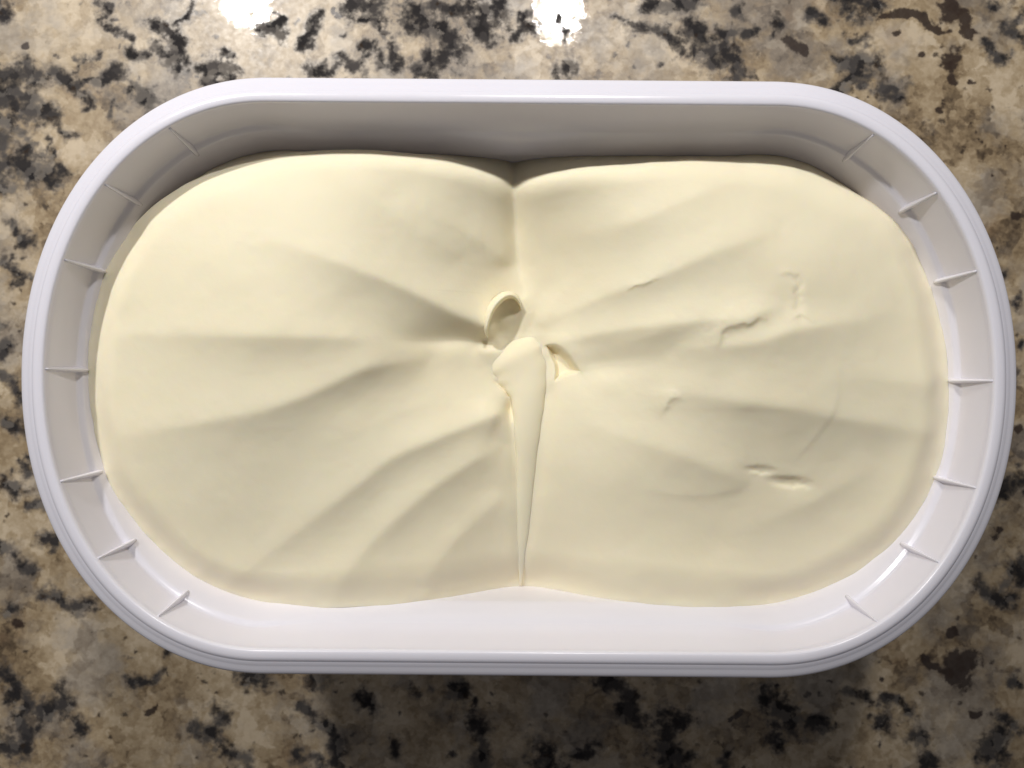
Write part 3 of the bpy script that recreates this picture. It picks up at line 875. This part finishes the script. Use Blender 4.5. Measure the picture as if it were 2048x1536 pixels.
# ------------------------------------------------------------------ curled flap over the hollow
def build_curl():
    """free edge of a curled sheet: a thin crescent-shaped fin, highest on the left, running out into the surface"""
    zl, zr = surf_z(958, 626), surf_z(1052, 640)
    # along the edge: pixel position, height between the low right (0) and the high left (1), thickness mm
    LIP = [(975,674,.55,.20),(973,660,.92,.60),(976,643,1.0,.85),(984,621,1.0,1.0),(997,603,.98,1.0),(1012,592,.88,.92),(1026,592,.70,.72),
           (1037,603,.44,.50),(1042,618,.10,.34),(1043,634,-.40,.22)]
    L_ = []
    for a, b, h, w_ in LIP:
        z_ = zr - 0.0002 + (zl - zr + 0.0013) * h
        x_, y_ = px_world(a, b, Z - z_)
        L_.append((float(x_), float(y_), z_, w_))
    L_ = np.array(L_)
    m = len(L_); NP = 90; ring = []
    for q in np.linspace(0, m - 1, NP):
        i_ = min(int(q), m - 2); t = q - i_
        p0, p1, p2, p3 = L_[max(i_ - 1, 0)], L_[i_], L_[i_ + 1], L_[min(i_ + 2, m - 1)]
        ring.append(0.5 * ((2 * p1) + (-p0 + p2) * t + (2 * p0 - 5 * p1 + 4 * p2 - p3) * t * t + (-p0 + 3 * p1 - 3 * p2 + p3) * t ** 3))
    ring = np.array(ring)
    tan = np.gradient(ring[:, :2], axis=0); tan /= np.linalg.norm(tan, axis=1)[:, None]
    outw = np.stack([-tan[:, 1], tan[:, 0], 0 * tan[:, 0]], 1)      # path runs clockwise: left of it is outside
    up = np.array([0, 0, 1.0]); w_ = np.clip(ring[:, 3:4] * 0.60, 0.1, 2) * MM
    cols = []
    for d_, off in ((4.2, -0.30), (3.0, -0.42), (2.0, -0.46), (1.2, -0.42), (0.6, -0.28), (0.25, -0.12)):
        cols.append(ring[:, :3] + outw * (w_ * (off - 0.4)) - up * d_ * MM)
    for t_ in np.linspace(0.15, math.pi - 0.15, 7):
        cols.append(ring[:, :3] + outw * (w_ * (0.5 * (1 - math.cos(t_)) - 0.4)) + up * (w_ * 0.42 * math.sin(t_)))
    for d_, off in ((0.3, 0.75), (0.8, 1.1), (1.5, 1.6), (2.5, 2.3), (4.2, 3.2)):
        cols.append(ring[:, :3] + outw * (w_ * off) - up * d_ * MM)
    NC = len(cols); V = np.stack(cols, 1).reshape(-1, 3); F = []
    for a in range(NP - 1):
        for c in range(NC - 1):
            F.append((a * NC + c, a * NC + c + 1, (a + 1) * NC + c + 1, (a + 1) * NC + c))
        F.append((a * NC + NC - 1, a * NC, (a + 1) * NC, (a + 1) * NC + NC - 1))
    F.append(tuple(range(NC))); F.append(tuple(range((NP - 1) * NC, NP * NC))[::-1])
    o = mesh_obj('curl', V, F, M_CREAM, ice)
    o['label'] = 'thin curled lip of ice cream standing over the middle hollow'
    return o
build_curl()
def build_tongue():
    """pulled-out tongue: a rounded teardrop lying in the seam, thick below the hollow and running out to a point"""
    # pixel x, y of the middle, half width in pixels, height above the surface / half width
    PATH = [(1012,682,48,-.5),(1018,694,64,.05),(1028,712,66,.34),(1040,735,57,.55),(1050,760,46,.75),(1056,790,36,.95),(1056,830,28,1.05),(1054,880,23,1.05),(1052,940,19,1.0),
            (1049,1000,15.5,.95),(1046,1060,11.5,.9),(1043,1110,7.5,.8),(1042,1150,4.2,.6),(1041,1172,2,.1)]
    R = []
    for px, py, hw, hr in PATH:
        zs = 0.25 * sum(surf_z(px + dx_, py + dy_) for dx_, dy_ in ((-5, 0), (5, 0), (0, -6), (0, 6)))
        x_, y_ = px_world(px, py, Z - zs)
        k_ = (CAM_D + Z - zs) / FPX
        R.append((float(x_), float(y_), zs + (hr * 0.62 + 0.10) * hw * k_ - hw * k_ * 0.62, hw * k_))
    R = np.array(R)
    m = len(R); NP, NC = 120, 32; path = []
    for q in np.linspace(0, m - 1, NP):
        i_ = min(int(q), m - 2); t = q - i_
        p0, p1, p2, p3 = R[max(i_ - 1, 0)], R[i_], R[i_ + 1], R[min(i_ + 2, m - 1)]
        path.append(0.5 * ((2 * p1) + (-p0 + p2) * t + (2 * p0 - 5 * p1 + 4 * p2 - p3) * t * t + (-p0 + 3 * p1 - 3 * p2 + p3) * t ** 3))
    path = np.array(path)
    for _ in range(25):
        path[1:-1] = 0.5 * path[1:-1] + 0.25 * (path[:-2] + path[2:])
    tan = np.gradient(path[:, :2], axis=0); tan /= np.linalg.norm(tan, axis=1)[:, None]
    V, F = [], []
    for a in range(NP):
        side = np.array([-tan[a, 1], tan[a, 0]])
        r = max(path[a, 3], 0.0001)
        wob = 1 + 0.03 * math.sin(a * 0.23) + 0.02 * math.sin(a * 0.61 + 1)
        for c in range(NC):
            th = 2 * math.pi * c / NC
            off = side * (math.cos(th) * r * 1.04 * wob)
            V.append((path[a, 0] + off[0], path[a, 1] + off[1], path[a, 2] + math.sin(th) * r * 0.62))
        if a:
            for c in range(NC):
                c2 = (c + 1) % NC
                F.append(((a - 1) * NC + c, (a - 1) * NC + c2, a * NC + c2, a * NC + c))
    F.append(tuple(range(NC))[::-1]); F.append(tuple(range((NP - 1) * NC, NP * NC)))
    o = mesh_obj('tongue', V, F, M_CREAM, ice)
    o['label'] = 'smooth tapering tongue of ice cream lying in the seam'
    return o
build_tongue()
for o_ in list(S.objects):
    if o_.type == 'MESH' and o_.name.split('.')[0] in ('curl', 'tongue', 'rib', 'rim', 'wall'):
        import bmesh
        bm = bmesh.new(); bm.from_mesh(o_.data)
        bmesh.ops.recalc_face_normals(bm, faces=bm.faces)
        bm.to_mesh(o_.data); bm.free()
